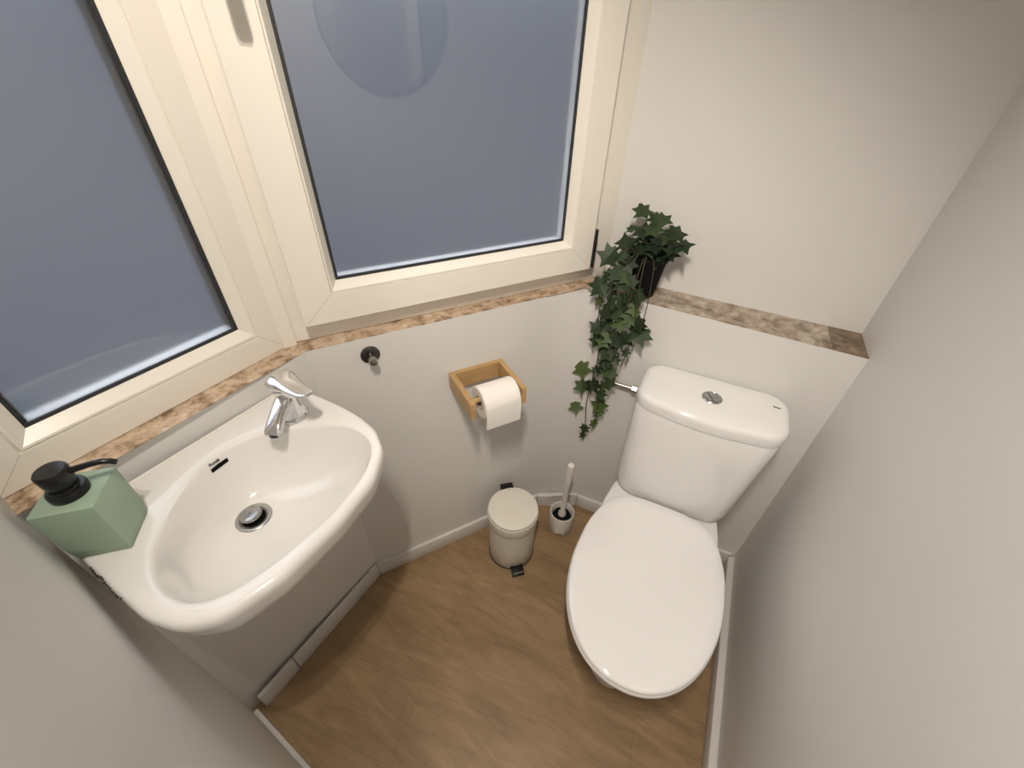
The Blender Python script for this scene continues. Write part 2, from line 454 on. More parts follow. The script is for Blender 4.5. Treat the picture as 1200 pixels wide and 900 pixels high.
# right window: opening sash in a fixed frame
w2 = window_empty('window_2', M, 'right opening window with white sash and frosted glass above the paper holder')
fb = (-0.0335, ZL, 0.8755, WT)
sb = (0.0105, 1.0165, 0.7555, WT-0.04)
bm = bmesh.new()
def rf(du0, dz0, du1, dz1, off): return (fb[0]+du0, fb[1]+dz0, fb[2]-du1, fb[3]-dz1, off)
ring_profile(bm, [rf(0, 0, 0, 0, 0.14), rf(0, 0, 0, 0, 0.057), rf(.002, .002, .002, .002, 0.055), rf(.060, .062, .137, .06, 0.055), rf(.060, .062, .137, .06, 0.14)])
link('frame', bm, PVC, w2)
sash_root = None
bm = bmesh.new()
def rs(i, off): q = inset(sb, i); return (q[0], q[1], q[2], q[3], off)
SW = 0.0685
ring_profile(bm, [rs(0.0, 0.054), rs(0.0, 0.018), rs(0.003, 0.015), rs(SW-0.0012, 0.015), rs(SW-0.0004, 0.017), rs(SW, 0.017), rs(SW, 0.054)])
sash = link('sash', bm, PVC, w2)
bm = bmesh.new()
ring_profile(bm, [rs(SW+0.0004, 0.05), rs(SW+0.0004, 0.0165), rs(SW+0.0015, 0.0148), rs(SW+0.004, 0.0155), rs(SW+0.0160, 0.0385), rs(SW+0.0160, 0.05)])
link('glazing_bead', bm, PVC, sash)
g1 = SW+0.0160
bm = bmesh.new()
ring_profile(bm, [rs(g1-0.004, 0.0392), rs(g1+0.0062, 0.0392), rs(g1+0.0062, 0.0440), rs(g1-0.004, 0.0440)])
link('gasket', bm, RUBBER, sash)
q = inset(sb, g1-0.006)
bm = box(bmesh.new(), (q[0], 0.0415, q[1]), (q[2], 0.0475, q[3]))
link('pane', bm, GLASS, sash)
bm = bmesh.new()
ring_profile(bm, [rs(g1+0.002, 0.0492), rs(g1+0.004, 0.068), rs(g1-0.02, 0.068), rs(g1-0.02, 0.0492)])
link('outer_bead', bm, PVC_OUT, sash)
# hinge at the lower right of the sash
bm = bmesh.new(); box(bm, (0.7560, 0.020, 1.022), (0.7650, 0.0545, 1.125), 0.002)
tube(bm, [(0.7606, 0.018, 1.022), (0.7606, 0.018, 1.125)], 0.0055, 12)
hg = link('hinge', bm, DARKM, w2, smooth=40); hg['label'] = 'dark metal hinge at the sash edge'
# handle (its plate and lever sit above the picture, the lever tip hangs just out of frame)
bm = bmesh.new(); box(bm, (0.034, 0.003, 1.555), (0.062, 0.0148, 1.700), 0.004)
tube(bm, [(0.048, 0.004, 1.640), (0.048, -0.030, 1.640)], 0.009, 16)
box(bm, (0.038, -0.045, 1.535), (0.058, -0.027, 1.655), 0.006, 3)
hd = link('handle', bm, HANDLE, sash, smooth=40); hd['label'] = 'pale grey window handle'

# post joining the two window frames
bm = prism(bmesh.new(), [L.q(0.452, 0.0595), (LMf[0]+0.0105, LMf[1]-0.0005), M.q(-0.020, 0.0565), M.q(-0.06, 0.145), L.q(0.47, 0.15)], ZL, WT)
structure(link('trim_4', bm, PVC), 'white post joining the two window frames', 'trim')
# mitred corner joints of the welded profiles
def mitre(name, parent, a, b, off):
    bm = bmesh.new(); a = Vector((a[0], 0, a[1])); b = Vector((b[0], 0, b[1])); d = (b-a).normalized(); nn = Vector((-d.z, 0, d.x))*0.00035
    vs = [bm.verts.new((q.x, off+dy, q.z)) for dy in (0.001, -0.00015) for q in (a-nn, b-nn, b+nn, a+nn)]
    for qd in ((0,1,2,3),(4,5,6,7),(0,1,5,4),(1,2,6,5),(2,3,7,6),(3,0,4,7)): bm.faces.new([vs[i] for i in qd])
    link(name, bm, JOINT, parent)
for sx in (0, 1):
    ua = (u0+0.002, u1-0.002)[sx]; ub_ = (u0+FW-0.002, u1-FW+0.002)[sx]
    mitre('mitre_joint', w1, (ua, z0+0.002), (ub_, z0+FW-0.002), 0.058)
    ua = (sb[0]+0.003, sb[2]-0.003)[sx]; ub_ = (sb[0]+SW-0.002, sb[2]-SW+0.002)[sx]
    mitre('mitre_joint', sash, (ua, sb[1]+0.003), (ub_, sb[1]+SW-0.002), 0.015)

# ------------------------------------------------------------------ wash basin
basin = thing('wash_basin', 'small white ceramic hand basin on the wall under the left window', 'basin', L.p(0, T0, 0), L.rot)
N = 160
BC = (0.212, -0.185)
outer_pts = [(0.000, -0.001), (0.10, -0.0012), (0.20, -0.0012), (0.30, -0.0012), (0.395, -0.0012), (0.414, -0.006), (0.421, -0.026), (0.427, -0.085), (0.430, -0.145), (0.428, -0.195),
             (0.417, -0.250), (0.386, -0.300), (0.326, -0.334), (0.235, -0.350), (0.128, -0.351), (0.052, -0.332), (0.018, -0.295), (0.003, -0.246), (0.000, -0.16), (0.000, -0.08)]
op = [Vector((*p, 0)) for p in outer_pts]
inner_pts = [(0.210, -0.057), (0.145, -0.081), (0.085, -0.127), (0.054, -0.167), (0.037, -0.220), (0.042, -0.266), (0.066, -0.298), (0.113, -0.317), (0.175, -0.326), (0.241, -0.328),
             (0.318, -0.313), (0.368, -0.284), (0.390, -0.244), (0.386, -0.190), (0.342, -0.124), (0.279, -0.070)]
ip = spline_closed([Vector((*p, 0)) for p in inner_pts], 10)
O = radial(op, BC, N); I = radial(ip, BC, N)
# smooth the outer outline a little at the front
for _ in range(3):
    O2 = list(O)
    for i in range(N):
        if O[i].y < -0.02: O2[i] = 0.25*O[i-1] + 0.5*O[i] + 0.25*O[(i+1) % N]
    O = O2
DR = Vector((0.197, -0.128))
ZR = 0.908; ZD = 0.792; RD = 0.0275
def circ(r): return [DR + Vector((math.cos(2*math.pi*k/N + 0.0), math.sin(2*math.pi*k/N)))*r for k in range(N)]
# drain ring with matching directions
Dring = []
for k in range(N):
    v = (I[k]-DR).normalized(); Dring.append(DR + v*RD)
rings = []
def ring_of(fn): rings.append([fn(k) for k in range(N)])
def toward(p, c, f): return p + (c-p)*f
CB = Vector((0.205, -0.110))
def sh(k, ins, z):   # outer outline pulled inwards (not at the wall or at the partition side)
    p = O[k]; d = (Vector(BC)-p); l = d.length
    w = min(1.0, max(0.0, (-p.y-0.004)/0.03))
    qv = p + d*(ins/l)*w
    return (qv.x, qv.y, z)
under = [(0.150, 0.70), (0.140, 0.745), (0.105, 0.785), (0.060, 0.812), (0.028, 0.832), (0.014, 0.846), (0.008, 0.856), (0.0045, 0.870), (0.0015, 0.886), (0.000, 0.895), (0.002, 0.9035), (0.006, 0.9075), (0.011, ZR)]
for ins, z in under: ring_of(lambda k: sh(k, ins, z))
def blend(k, t, z):
    a = Vector(sh(k, 0.011, 0)[:2]); p = a + (I[k]-a)*t
    return (p.x, p.y, z)
for t, dz in [(0.35, 0.0004), (0.65, 0.0), (0.85, -0.0008), (0.95, -0.0025)]: ring_of(lambda k: blend(k, t, ZR+dz))
for f, zz in [(0.0, 0.9025), (0.018, 0.896), (0.045, 0.884), (0.085, 0.866), (0.14, 0.848), (0.22, 0.831), (0.34, 0.8165), (0.48, 0.806), (0.62, 0.7995), (0.76, 0.7955), (0.90, 0.7930), (1.0, ZD)]:
    ring_of(lambda k: (*(I[k] + (Dring[k]-I[k])*f), zz))
ring_of(lambda k: (*Dring[k], ZD-0.03))
bm = loft(bmesh.new(), rings, True, True)
bowl = link('bowl', bm, CERAMIC_B, basin, smooth=50)
# overflow slot in the rear of the bowl and the maker's word above it
from mathutils.bvhtree import BVHTree
bvh = BVHTree.FromPolygons([v.co.copy() for v in bowl.data.vertices], [tuple(p.vertices) for p in bowl.data.polygons])
def on_bowl(x, z):
    h = bvh.ray_cast(Vector((x, -0.19, z)), Vector((0, 1, 0)))
    return h[0], h[1]
SX = 0.2115
mid, nb = on_bowl(SX, 0.8845)
if nb.y > 0: nb = -nb
qa, _ = on_bowl(SX-0.018, 0.8845); qb, _ = on_bowl(SX+0.018, 0.8845)
ex = (qb-qa).normalized(); nb = (nb - ex*nb.dot(ex)).normalized(); ez = ex.cross(-nb).normalized()
if ez.z < 0: ez = -ez
bm = bmesh.new()
sl = 0.0180; sw = 0.0043
pts = [(sl*sx + sw*math.cos(a), sw*math.sin(a)) for sx, a0 in ((1, -90), (-1, 90)) for a in [R(a0+15*i) for i in range(13)]]
v0 = [bm.verts.new(mid + ex*x + ez*z + nb*0.0012) for x, z in pts]; v1 = [bm.verts.new(mid + ex*x + ez*z - nb*0.010) for x, z in pts]
bm.faces.new(v0); bm.faces.new(v1[::-1])
for i in range(len(pts)): bm.faces.new([v0[i], v0[(i+1) % len(pts)], v1[(i+1) % len(pts)], v1[i]])
ovf = link('overflow_slot', bm, BLACKM, basin); ovf['label'] = 'black overflow slot in the bowl'
tx = text('lettering', 'Roca', 0.0098, basin, (0, 0, 0), (0, 0, 0), INK, 0.0004, 0.00015)
o_, nb2 = on_bowl(SX-0.0055, 0.8965)
if nb2.y > 0: nb2 = -nb2
nb2 = (nb2 - ex*nb2.dot(ex)).normalized(); ez2 = ex.cross(-nb2).normalized()
if ez2.z < 0: ez2 = -ez2
o_ = o_ + nb2*0.0008
tx.matrix_local = Matrix(((ex.x, ez2.x, nb2.x, o_.x), (ex.y, ez2.y, nb2.y, o_.y), (ex.z, ez2.z, nb2.z, o_.z), (0, 0, 0, 1)))
# waste
bm = lathe(bmesh.new(), [(0.0190, ZD-0.012), (0.0200, ZD-0.003), (0.0220, ZD+0.0012), (0.0270, ZD+0.0024), (0.0308, ZD+0.0022), (0.0320, ZD+0.0002), (0.0320, ZD-0.006)], 48, DR, False, False)
wring = link('drain_ring', bm, STEEL, basin, smooth=60)
bm = lathe(bmesh.new(), [(0.0001, ZD-0.0075), (0.0195, ZD-0.0075)], 40, DR, True, False)
link('drain_hole', bm, BLACKM, wring)
bm = lathe(bmesh.new(), [(0.004, ZD-0.007), (0.004, ZD+0.005), (0.0180, ZD+0.0066), (0.0192, ZD+0.0080), (0.0186, ZD+0.0094), (0.0160, ZD+0.0106), (0.009, ZD+0.0114), (0.0025, ZD+0.0115), (0.0022, ZD+0.0096), (0.0001, ZD+0.0094)], 48, (DR.x-0.001, DR.y+0.004))
link('drain_plug', bm, CHROME_D, wring, smooth=40)
# sealant along the wall and the dark joint against the side wall
bm = bmesh.new(); tube(bm, [(0.0, -0.0005, 0.9085), (0.41, -0.0005, 0.9085)], 0.003, 8)
link('sealant', bm, SILIC, basin, smooth=60)
bm = bmesh.new()
for i in range(16):
    y = -0.112 - 0.0055*i + random.uniform(-.001, .001)
    r = random.uniform(0.0008, 0.0024)*(1.0 if i < 9 else 0.8)
    lathe_axis(bm, [(r*.5, -0.003), (r, 0), (r*.6, 0.0012)], (0.0015+random.uniform(-.0008, .0012), y, ZR-0.0006), (0, 0, 1), 8)
mj = link('joint_stain', bm, MOULD, basin); mj['label'] = 'black mould spots along the side joint'

# ------------------------------------------------------------------ mixer tap
tap = thing('basin_tap', 'chrome mixer tap on the rear corner of the hand basin', 'tap', L.p(0.357, T0-0.088, ZR), L.rot)
# local frame: x along the wall, -y into the room
bm = lathe(bmesh.new(), [(0.0270, 0.0), (0.0273, 0.003), (0.0258, 0.005), (0.0232, 0.014), (0.0202, 0.030), (0.0185, 0.045), (0.0190, 0.058), (0.0212, 0.066), (0.0222, 0.072), (0.0215, 0.0755)], 40)
link('body', bm, CHROME, tap, smooth=50)
sd = Vector((-0.88, -0.47, 0)).normalized(); sn = Vector((-sd.y, sd.x, 0))
def ell_ring(c, t, w, h, n=20):
    t = t.normalized(); side = Vector((-t.y, t.x, 0)); side = side.normalized() if side.length > 1e-6 else sn; up = side.cross(t) * -1
    if up.z < 0: up = -up
    out = []
    for k in range(n):
        a = 2*math.pi*k/n; ca, sa = math.cos(a), math.sin(a)
        e = 0.75
        out.append(tuple(c + side*w*math.copysign(abs(ca)**e, ca) + up*h*math.copysign(abs(sa)**e, sa)))
    return out
rings = []
for dist, z, w, h, tz in [(0.000, 0.044, 0.0165, 0.0140, -0.05), (0.018, 0.046, 0.0160, 0.0125, -0.1), (0.036, 0.0425, 0.0150, 0.0105, -0.25), (0.056, 0.0355, 0.0150, 0.0090, -0.35), (0.074, 0.0280, 0.0155, 0.0080, -0.40), (0.088, 0.0215, 0.0155, 0.0070, -0.5), (0.0935, 0.0180, 0.0130, 0.0055, -0.6)]:
    c = sd*dist*0.84 + Vector((0, 0, z+0.004)); rings.append(ell_ring(c, sd + Vector((0, 0, tz)), w, h))
bm = loft(bmesh.new(), rings)
spout = link('spout', bm, CHROME, tap, smooth=60)
bm = lathe_axis(bmesh.new(), [(0.0105, 0), (0.0105, 0.010), (0.0095, 0.0115), (0.0075, 0.0115), (0.0070, 0.004)], sd*0.068 + Vector((0, 0, 0.0255)), Vector((sd.x*0.25, sd.y*0.25, -1)), 24)
link('aerator', bm, [BLACK], spout, smooth=50)
# lever: domed cap with a broad paddle
ld = Vector((-0.07, -0.995, 0)).normalized()
rings = []
for dist, z, w, h, tz in [(-0.0225, 0.082, 0.010, 0.005, 0.2), (-0.019, 0.0855, 0.0185, 0.0100, 0.15), (-0.008, 0.0895, 0.0232, 0.0140, 0.05), (0.006, 0.0905, 0.0232, 0.0140, 0.0), (0.020, 0.0905, 0.0205, 0.0105, 0.0), (0.036, 0.0915, 0.0172, 0.0062, 0.08), (0.054, 0.0935, 0.0150, 0.0046, 0.12), (0.072, 0.0960, 0.0138, 0.0042, 0.15), (0.083, 0.0978, 0.0118, 0.0040, 0.16), (0.0885, 0.0987, 0.0070, 0.0028, 0.16)]:
    c = ld*dist + Vector((0, 0, z)); rings.append(ell_ring(c, ld + Vector((0, 0, tz)), w*1.12, h, 28))
bm = loft(bmesh.new(), rings)
lever = link('lever', bm, CHROME, tap, smooth=60)

# ------------------------------------------------------------------ soap dispenser
soap = thing('soap_dispenser', 'sage green faceted soap bottle with black pump on the left of the basin', 'soap dispenser', L.p(0.0455, T0-0.0845, ZR), L.rot)
bm = bmesh.new()
def sq(r, a0, z, off=(0, 0)): return [Vector((off[0]+r*math.cos(R(a0+90*k)), off[1]+r*math.sin(R(a0+90*k)), z)) for k in range(4)]
HT = 0.103
Tt = sq(0.0515, -88, HT, (0.0, 0.002)); Bb = sq(0.0455, -88, 0.0)
Ee = [Tt[k].lerp(Bb[k], 0.74)*1.0 for k in range(4)]
for k in range(4):
    c = Vector((0, 0.001, Ee[k].z)); Ee[k] = c + (Ee[k]-c)*1.07
Bs = [Bb[k].lerp(Bb[(k+3) % 4], 0.0) for k in range(4)]
tv = [bm.verts.new(v) for v in Tt]; bv = [bm.verts.new(v) for v in Bs]; ev = [bm.verts.new(v) for v in Ee]
bm.faces.new(tv); bm.faces.new(bv[::-1])
for k in range(4):
    j = (k+1) % 4
    bm.faces.new([tv[k], ev[k], bv[j], ev[j], tv[j]][:0] or [tv[k], ev[k], tv[j]])
    bm.faces.new([tv[j], ev[k], ev[j]])
    bm.faces.new([ev[k], bv[k], bv[j]])
    bm.faces.new([ev[k], bv[j], ev[j]])
bmesh.ops.bevel(bm, geom=bm.edges[:], offset=0.0022, segments=2, profile=0.5, affect='EDGES')
link('bottle', bm, GREEN, soap, smooth=35)
bm = lathe(bmesh.new(), [(0.0215, HT-0.002), (0.0222, HT+0.002), (0.0222, HT+0.010), (0.0205, HT+0.0125), (0.0165, HT+0.0135), (0.0160, HT+0.016)], 40, (-0.002, 0.002))
link('collar', bm, BLACK, soap, smooth=40)
pc = (-0.002, 0.002)
bm = lathe(bmesh.new(), [(0.0150, HT+0.0150), (0.0165, HT+0.017), (0.0182, HT+0.040), (0.0180, HT+0.0435), (0.0160, HT+0.0460), (0.0060, HT+0.0468)], 40, pc)
pump = link('pump_head', bm, BLACK, soap, smooth=40)
nd = Vector((0.86, -0.51, 0)).normalized()
bm = tube(bmesh.new(), [Vector((*pc, HT+0.036)) + nd*d + Vector((0, 0, z)) for d, z in [(0.010, 0), (0.025, 0.001), (0.040, 0.0015), (0.050, 0.0005), (0.058, -0.003), (0.063, -0.0075)]], [0.0048, 0.0044, 0.0040, 0.0039, 0.0038, 0.0037], 14)
link('nozzle', bm, BLACK, pump, smooth=50)

# ------------------------------------------------------------------ robe hook
hook = thing('wall_hook', 'small dark round hook with chrome knob on the white wall below the right window', 'hook', M.p(0.128, T0, 0.917), M.rot)
bm = lathe_axis(bmesh.new(), [(0.0225, 0.0), (0.0225, 0.003), (0.0200, 0.005), (0.008, 0.0055)], (0, 0, 0), (0, -1, 0), 36)
link('back_plate', bm, DARKM, hook, smooth=40)
bm = lathe_axis(bmesh.new(), [(0.0075, 0.004), (0.0075, 0.020), (0.0098, 0.022), (0.0105, 0.031), (0.0090, 0.0355), (0.003, 0.0365)], (0, 0, 0), (0.0, -1, -0.05), 28)
link('peg', bm, CHROME_D, hook, smooth=40)

# ------------------------------------------------------------------ toilet roll holder
holder = thing('toilet_roll_holder', 'square bamboo toilet paper holder on the wall under the right window', 'toilet roll holder', M.p(0.398, T0, 0.749), M.rot)
HW, HD, HH, TH = 0.0805, 0.150, 0.051, 0.0145
bm = box(bmesh.new(), (-HW+TH, -TH, 0), (HW-TH, 0, HH), 0.001)
link('back_bar', bm, BAMBOO, holder)
for s in (-1, 1):
    x0, x1 = sorted((s*HW, s*(HW-TH)))
    bm = box(bmesh.new(), (x0, -HD, 0), (x1, 0, HH), 0.001)
    link('side_arm', bm, BAMBOO, holder)
RY, RZ = -0.116, 0.030
bm = tube(bmesh.new(), [(-HW+TH-0.004, RY, RZ), (HW-TH+0.004, RY, RZ)], 0.0075, 20)
link('rod', bm, BAMBOO, holder, smooth=50)
roll = thing('toilet_roll', 'white toilet paper roll hanging on the bamboo holder', 'toilet roll', M.p(0.398, T0, 0.749), M.rot)
RX0, RX1, RR = -0.043, 0.060, 0.0455
RCZ = RZ-0.011
bm = bmesh.new()
prof = [(0.0195, RX0+0.001), (0.030, RX0), (RR-0.003, RX0), (RR, RX0+0.003), (RR, RX1-0.003), (RR-0.003, RX1), (0.030, RX1), (0.0195, RX1-0.001)]
lathe_axis(bm, prof+[prof[0]], (0, RY, RCZ), (1, 0, 0), 64, False, False)
# loose end of the sheet at the front
sheet = [[(x, RY-RR-0.0002, RCZ+0.005), (x, RY-RR-0.0012, RCZ-0.015), (x, RY-RR-0.0004, RCZ-0.040), (x, RY-RR+0.0022, RCZ-0.064)] for x in (RX0+0.0015, RX1-0.0015)]
for off in (0.0, ):
    a = [bm.verts.new(p) for p in sheet[0]]; b = [bm.verts.new(p) for p in sheet[1]]
    a2 = [bm.verts.new((p[0], p[1]+0.0006, p[2])) for p in sheet[0]]; b2 = [bm.verts.new((p[0], p[1]+0.0006, p[2])) for p in sheet[1]]
    for i in range(3):
        bm.faces.new([a[i], b[i], b[i+1], a[i+1]]); bm.faces.new([a2[i], a2[i+1], b2[i+1], b2[i]])
link('paper', bm, PAPER, roll, smooth=40)
bm = bmesh.new()
lathe_axis(bm, [(0.0188, RX0+0.0005), (0.0195, RX0+0.0005), (0.0195, RX1-0.0005), (0.0188, RX1-0.0005), (0.0188, RX0+0.0005)], (0, RY, RCZ), (1, 0, 0), 40, False, False)
link('tube', bm, CARD, roll, smooth=40)

# ------------------------------------------------------------------ pedal bin
pbin = thing('pedal_bin', 'small white round pedal bin on the floor under the paper holder', 'bin', (-0.348, 0.793, 0), R(40))
# local -y faces the pedal
bm = lathe(bmesh.new(), [(0.079, 0.0), (0.0815, 0.004), (0.0830, 0.10), (0.0838, 0.203), (0.0862, 0.2035), (0.0872, 0.206), (0.0885, 0.244), (0.0880, 0.247), (0.080, 0.2475)], 64)
link('body', bm, BINM, pbin, smooth=40)
bm = lathe(bmesh.new(), [(0.0835, 0.0005), (0.0842, 0.0015), (0.0835, 0.004), (0.0815, 0.0045)], 64, cap0=False, cap1=False)
link('base_rim', bm, BLACK, pbin, smooth=40)
bm = lathe(bmesh.new(), [(0.0845, 0.2480), (0.0862, 0.2495), (0.0865, 0.256), (0.0855, 0.260), (0.082, 0.2617), (0.04, 0.2622), (0.0005, 0.2625)], 64)
lid = link('lid', bm, BINL, pbin, smooth=40)
bm = bmesh.new()
box(bm, (-0.023, 0.080, 0.226), (0.023, 0.107, 0.262), 0.003)
box(bm, (-0.016, 0.082, 0.165), (0.016, 0.100, 0.230), 0.003)
link('hinge', bm, BLACK, pbin, smooth=40)
bm = bmesh.new()
box(bm, (-0.0225, -0.110, 0.007), (0.0225, -0.074, 0.021), 0.003)
box(bm, (-0.0225, -0.113, 0.0004), (0.0225, -0.104, 0.014), 0.002)
box(bm, (-0.018, -0.095, 0.0004), (0.018, -0.06, 0.010), 0.002)
ped = link('pedal', bm, BLACK, pbin, smooth=40)
bm = bmesh.new(); box(bm, (-0.020, -0.1120, 0.0205), (0.020, -0.1075, 0.0220), 0.0006)
link('pedal_edge', bm, CHROME_D, ped)

# ------------------------------------------------------------------ toilet brush
brush = thing('toilet_brush', 'white toilet brush standing in its round holder in the wall corner', 'toilet brush', (-0.2175, 0.970, 0), R(20))
bm = bmesh.new()
n = 48; ro = 0.0470; ri = 0.0415
def notch(i):
    a = (360*i/n) % 360
    return 0.012 if any(abs((a-c+180) % 360-180) < 22 for c in (262, 142, 22)) else 0.0
def ringz(r, zf): return [(r*math.cos(2*math.pi*i/n), r*math.sin(2*math.pi*i/n), zf(i)) for i in range(n)]
loft(bm, [ringz(ro-0.002, lambda i: notch(i)), ringz(ro, lambda i: max(0.003, notch(i)+0.001)), ringz(ro, lambda i: 0.096), ringz(ro-0.0015, lambda i: 0.1), ringz(ri+0.0015, lambda i: 0.1), ringz(ri, lambda i: 0.097), ringz(ri-0.002, lambda i: 0.014), ringz(ri-0.004, lambda i: 0.0135)], True, True)
link('holder', bm, BRUSHW, brush, smooth=40)
bm = lathe(bmesh.new(), [(0.002, 0.022), (0.030, 0.024), (0.037, 0.035), (0.038, 0.066), (0.033, 0.078), (0.012, 0.082)], 40)
bh = link('bristles', bm, BLACKM, brush, smooth=40)
hb = Vector((0.0, 0.0, 0.078)); ht = Vector((0.0, -0.026, 0.398))
bm = tube(bmesh.new(), [hb, hb.lerp(ht, .05), hb.lerp(ht, .08), hb.lerp(ht, .5), hb.lerp(ht, .985), ht], [0.015, 0.015, 0.0095, 0.0100, 0.0118, 0.0105], 24)
link('handle', bm, BRUSHW, brush, smooth=40)

# ------------------------------------------------------------------ toilet
XC = 0.0985
yw = 1.108
toilet = thing('toilet', 'white close-coupled toilet with lid down against the back wall', 'toilet', (XC, yw, 0), R(0.2))
# local: y=0 at wall, -y to the front
def egg(halfw, yback, yfront, ywide, n=96, eb=2.6, ef=2.15, wb=None):
    """egg outline: widest at ywide, superellipse front and squarer back"""
    out = []
    for k in range(n):
        a = 2*math.pi*k/n; ca, sa = math.cos(a), math.sin(a)
        if sa < 0:
            y = ywide + (ywide-yfront)*math.copysign(abs(sa)**(2/ef), sa); x = halfw*math.copysign(abs(ca)**(2/ef), ca)
        else:
            y = ywide + (yback-ywide)*abs(sa)**(2/eb); x = halfw*math.copysign(abs(ca)**(2/eb), ca)
            if wb is not None:   # narrow towards the hinge
                t = max(0, min(1, (y-ywide)/(yback-ywide)))
                x *= 1-(1-wb/halfw)*t**2.2
        out.append((x, y))
    return out
def ring3(pts, z): return [(p[0], p[1], z) for p in pts]
# pan
rings = []
for hw, yb, yf, yw_, z, eb in [(0.098, -0.15, -0.585, -0.36, 0.0, 4.5), (0.100, -0.15, -0.590, -0.36, 0.012, 4.5), (0.090, -0.15, -0.575, -0.36, 0.06, 4.0), (0.092, -0.15, -0.575, -0.38, 0.13, 3.6), (0.112, -0.15, -0.600, -0.41, 0.20, 3.2), (0.142, -0.12, -0.640, -0.44, 0.28, 3.2), (0.165, -0.09, -0.668, -0.45, 0.34, 3.4), (0.174, -0.06, -0.682, -0.45, 0.375, 3.8), (0.176, -0.04, -0.686, -0.45, 0.392, 4.0), (0.174, -0.04, -0.684, -0.45, 0.399, 4.0), (0.168, -0.045, -0.678, -0.45, 0.402, 4.0)]:
    rings.append(ring3(egg(hw, yb, yf, yw_, 96, eb, 2.2, hw*0.92), z))
bm = loft(bmesh.new(), rings)
link('pan', bm, CERAMIC, toilet, smooth=60)
# seat
so = dict(halfw=0.195, yback=-0.222, yfront=-0.722, ywide=-0.440, eb=4.2, ef=2.12, wb=0.150)
def scaled(pts, ins):
    c = (0, -0.46); out = []
    for x, y in pts:
        d = math.hypot(x-c[0], y-c[1]); f = (d-ins)/d
        out.append((c[0]+(x-c[0])*f, c[1]+(y-c[1])*f))
    return out
E_ = egg(**so)
rings = [ring3(scaled(E_, 0.010), 0.403), ring3(scaled(E_, 0.001), 0.406), ring3(scaled(E_, 0.0), 0.412), ring3(scaled(E_, 0.003), 0.4185), ring3(scaled(E_, 0.008), 0.4195)]
bm = loft(bmesh.new(), rings)
link('seat', bm, SEATM, toilet, smooth=60)
# lid: shallow dome, with a ramp rising to the hinge at the back
def lidz(x, y, e):
    """height of the lid top; e = 1 at the rim, 0 at the centre"""
    z = 0.4370 - 0.0050*e**3
    t = max(0.0, min(1.0, (y+0.335)/0.095)); s = t*t*(3-2*t)
    return z + 0.014*s
El = egg(0.193, -0.219, -0.720, -0.440, 96, 4.2, 2.12, 0.148)
rings = [ring3(scaled(El, 0.006), 0.4205), ring3(scaled(El, 0.0), 0.4230)]
for ins, e, dz in [(0.0, 1, -0.0075), (0.0012, 1, -0.0042), (0.0032, 1, -0.0018), (0.006, 1, 0.0)]:
    pts = scaled(El, ins); rings.append([(x, y, lidz(x, y, e)+dz) for x, y in pts])
for f in (0.90, 0.8, 0.68, 0.56, 0.44, 0.32, 0.2, 0.08):
    pts = [(x*f, -0.46+(y+0.46)*f) for x, y in scaled(El, 0.006)]
    rings.append([(x, y, lidz(x, y, f)) for x, y in pts])
bm = loft(bmesh.new(), rings)
lidt = link('lid', bm, SEATM, toilet, smooth=60)
for s in (-1, 1):
    bm = lathe_axis(bmesh.new(), [(0.005, 0), (0.0078, 0.001), (0.0078, 0.030), (0.005, 0.031)], (s*0.075-0.0155, -0.212, 0.4115), (1, 0, 0), 20)
    link('hinge', bm, SEATM, toilet, smooth=40)
# cistern
def tank_outline(hw, yf, bow, rf_, yb=-0.004, cx=0.0, n=8, rb=0.02):
    """rounded plan: straight rear edge, slightly bowed front with rounded corners; 4*n + points"""
    pts = []
    for k in range(n+1):
        a = R(0+90*k/n); pts.append((cx+hw-rb+rb*math.cos(a), yb-rb+rb*math.sin(a)))
    for k in range(n+1):
        a = R(90+90*k/n); pts.append((cx-hw+rb+rb*math.cos(a), yb-rb+rb*math.sin(a)))
    for k in range(n+1):
        a = R(180+90*k/n); pts.append((cx-hw+rf_+rf_*math.cos(a), yf+rf_+rf_*math.sin(a)*1.0))
    for k in range(1, 16):
        t = k/16; x = -hw+rf_ + t*2*(hw-rf_)
        pts.append((cx+x, yf - bow*math.sin(math.pi*t)))
    for k in range(n+1):
        a = R(270+90*k/n); pts.append((cx+hw-rf_+rf_*math.cos(a), yf+rf_+rf_*math.sin(a)))
    return pts
def shrink(pts, ins, c=(0.008, -0.09)):
    out = []
    for x, y in pts:
        d = math.hypot(x-c[0], y-c[1]); f = (d-ins)/d
        out.append((c[0]+(x-c[0])*f, c[1]+(y-c[1])*f))
    return out
rings = []
TB = [(0.4055, 0.140, -0.188, 0.004, 0.058, -0.002), (0.410, 0.155, -0.194, 0.006, 0.056, -0.001), (0.425, 0.163, -0.199, 0.008, 0.054, 0.0), (0.45, 0.1665, -0.200, 0.009, 0.052, 0.001), (0.55, 0.1715, -0.198, 0.011, 0.052, 0.005), (0.65, 0.1795, -0.193, 0.012, 0.056, 0.010), (0.738, 0.1855, -0.1885, 0.0135, 0.060, 0.0145), (0.7435, 0.184, -0.187, 0.0135, 0.060, 0.0145)]
for z, hw, yf, bow, rf_, cx in TB: rings.append(ring3(tank_outline(hw, yf, bow, rf_, -0.004, cx+0.006, 8, 0.03), z))
bm = loft(bmesh.new(), rings)
cist = link('cistern', bm, CERAMIC, toilet, smooth=50)
TL = tank_outline(0.1890, -0.190, 0.014, 0.062, -0.003, 0.0205, 8, 0.050)
rings = [ring3(shrink(TL, 0.005), 0.7450), ring3(shrink(TL, 0.0015), 0.7462), ring3(shrink(TL, 0.0005), 0.751), ring3(shrink(TL, 0.0005), 0.770), ring3(shrink(TL, 0.004), 0.7785), ring3(shrink(TL, 0.011), 0.7835), ring3(shrink(TL, 0.022), 0.7855)]
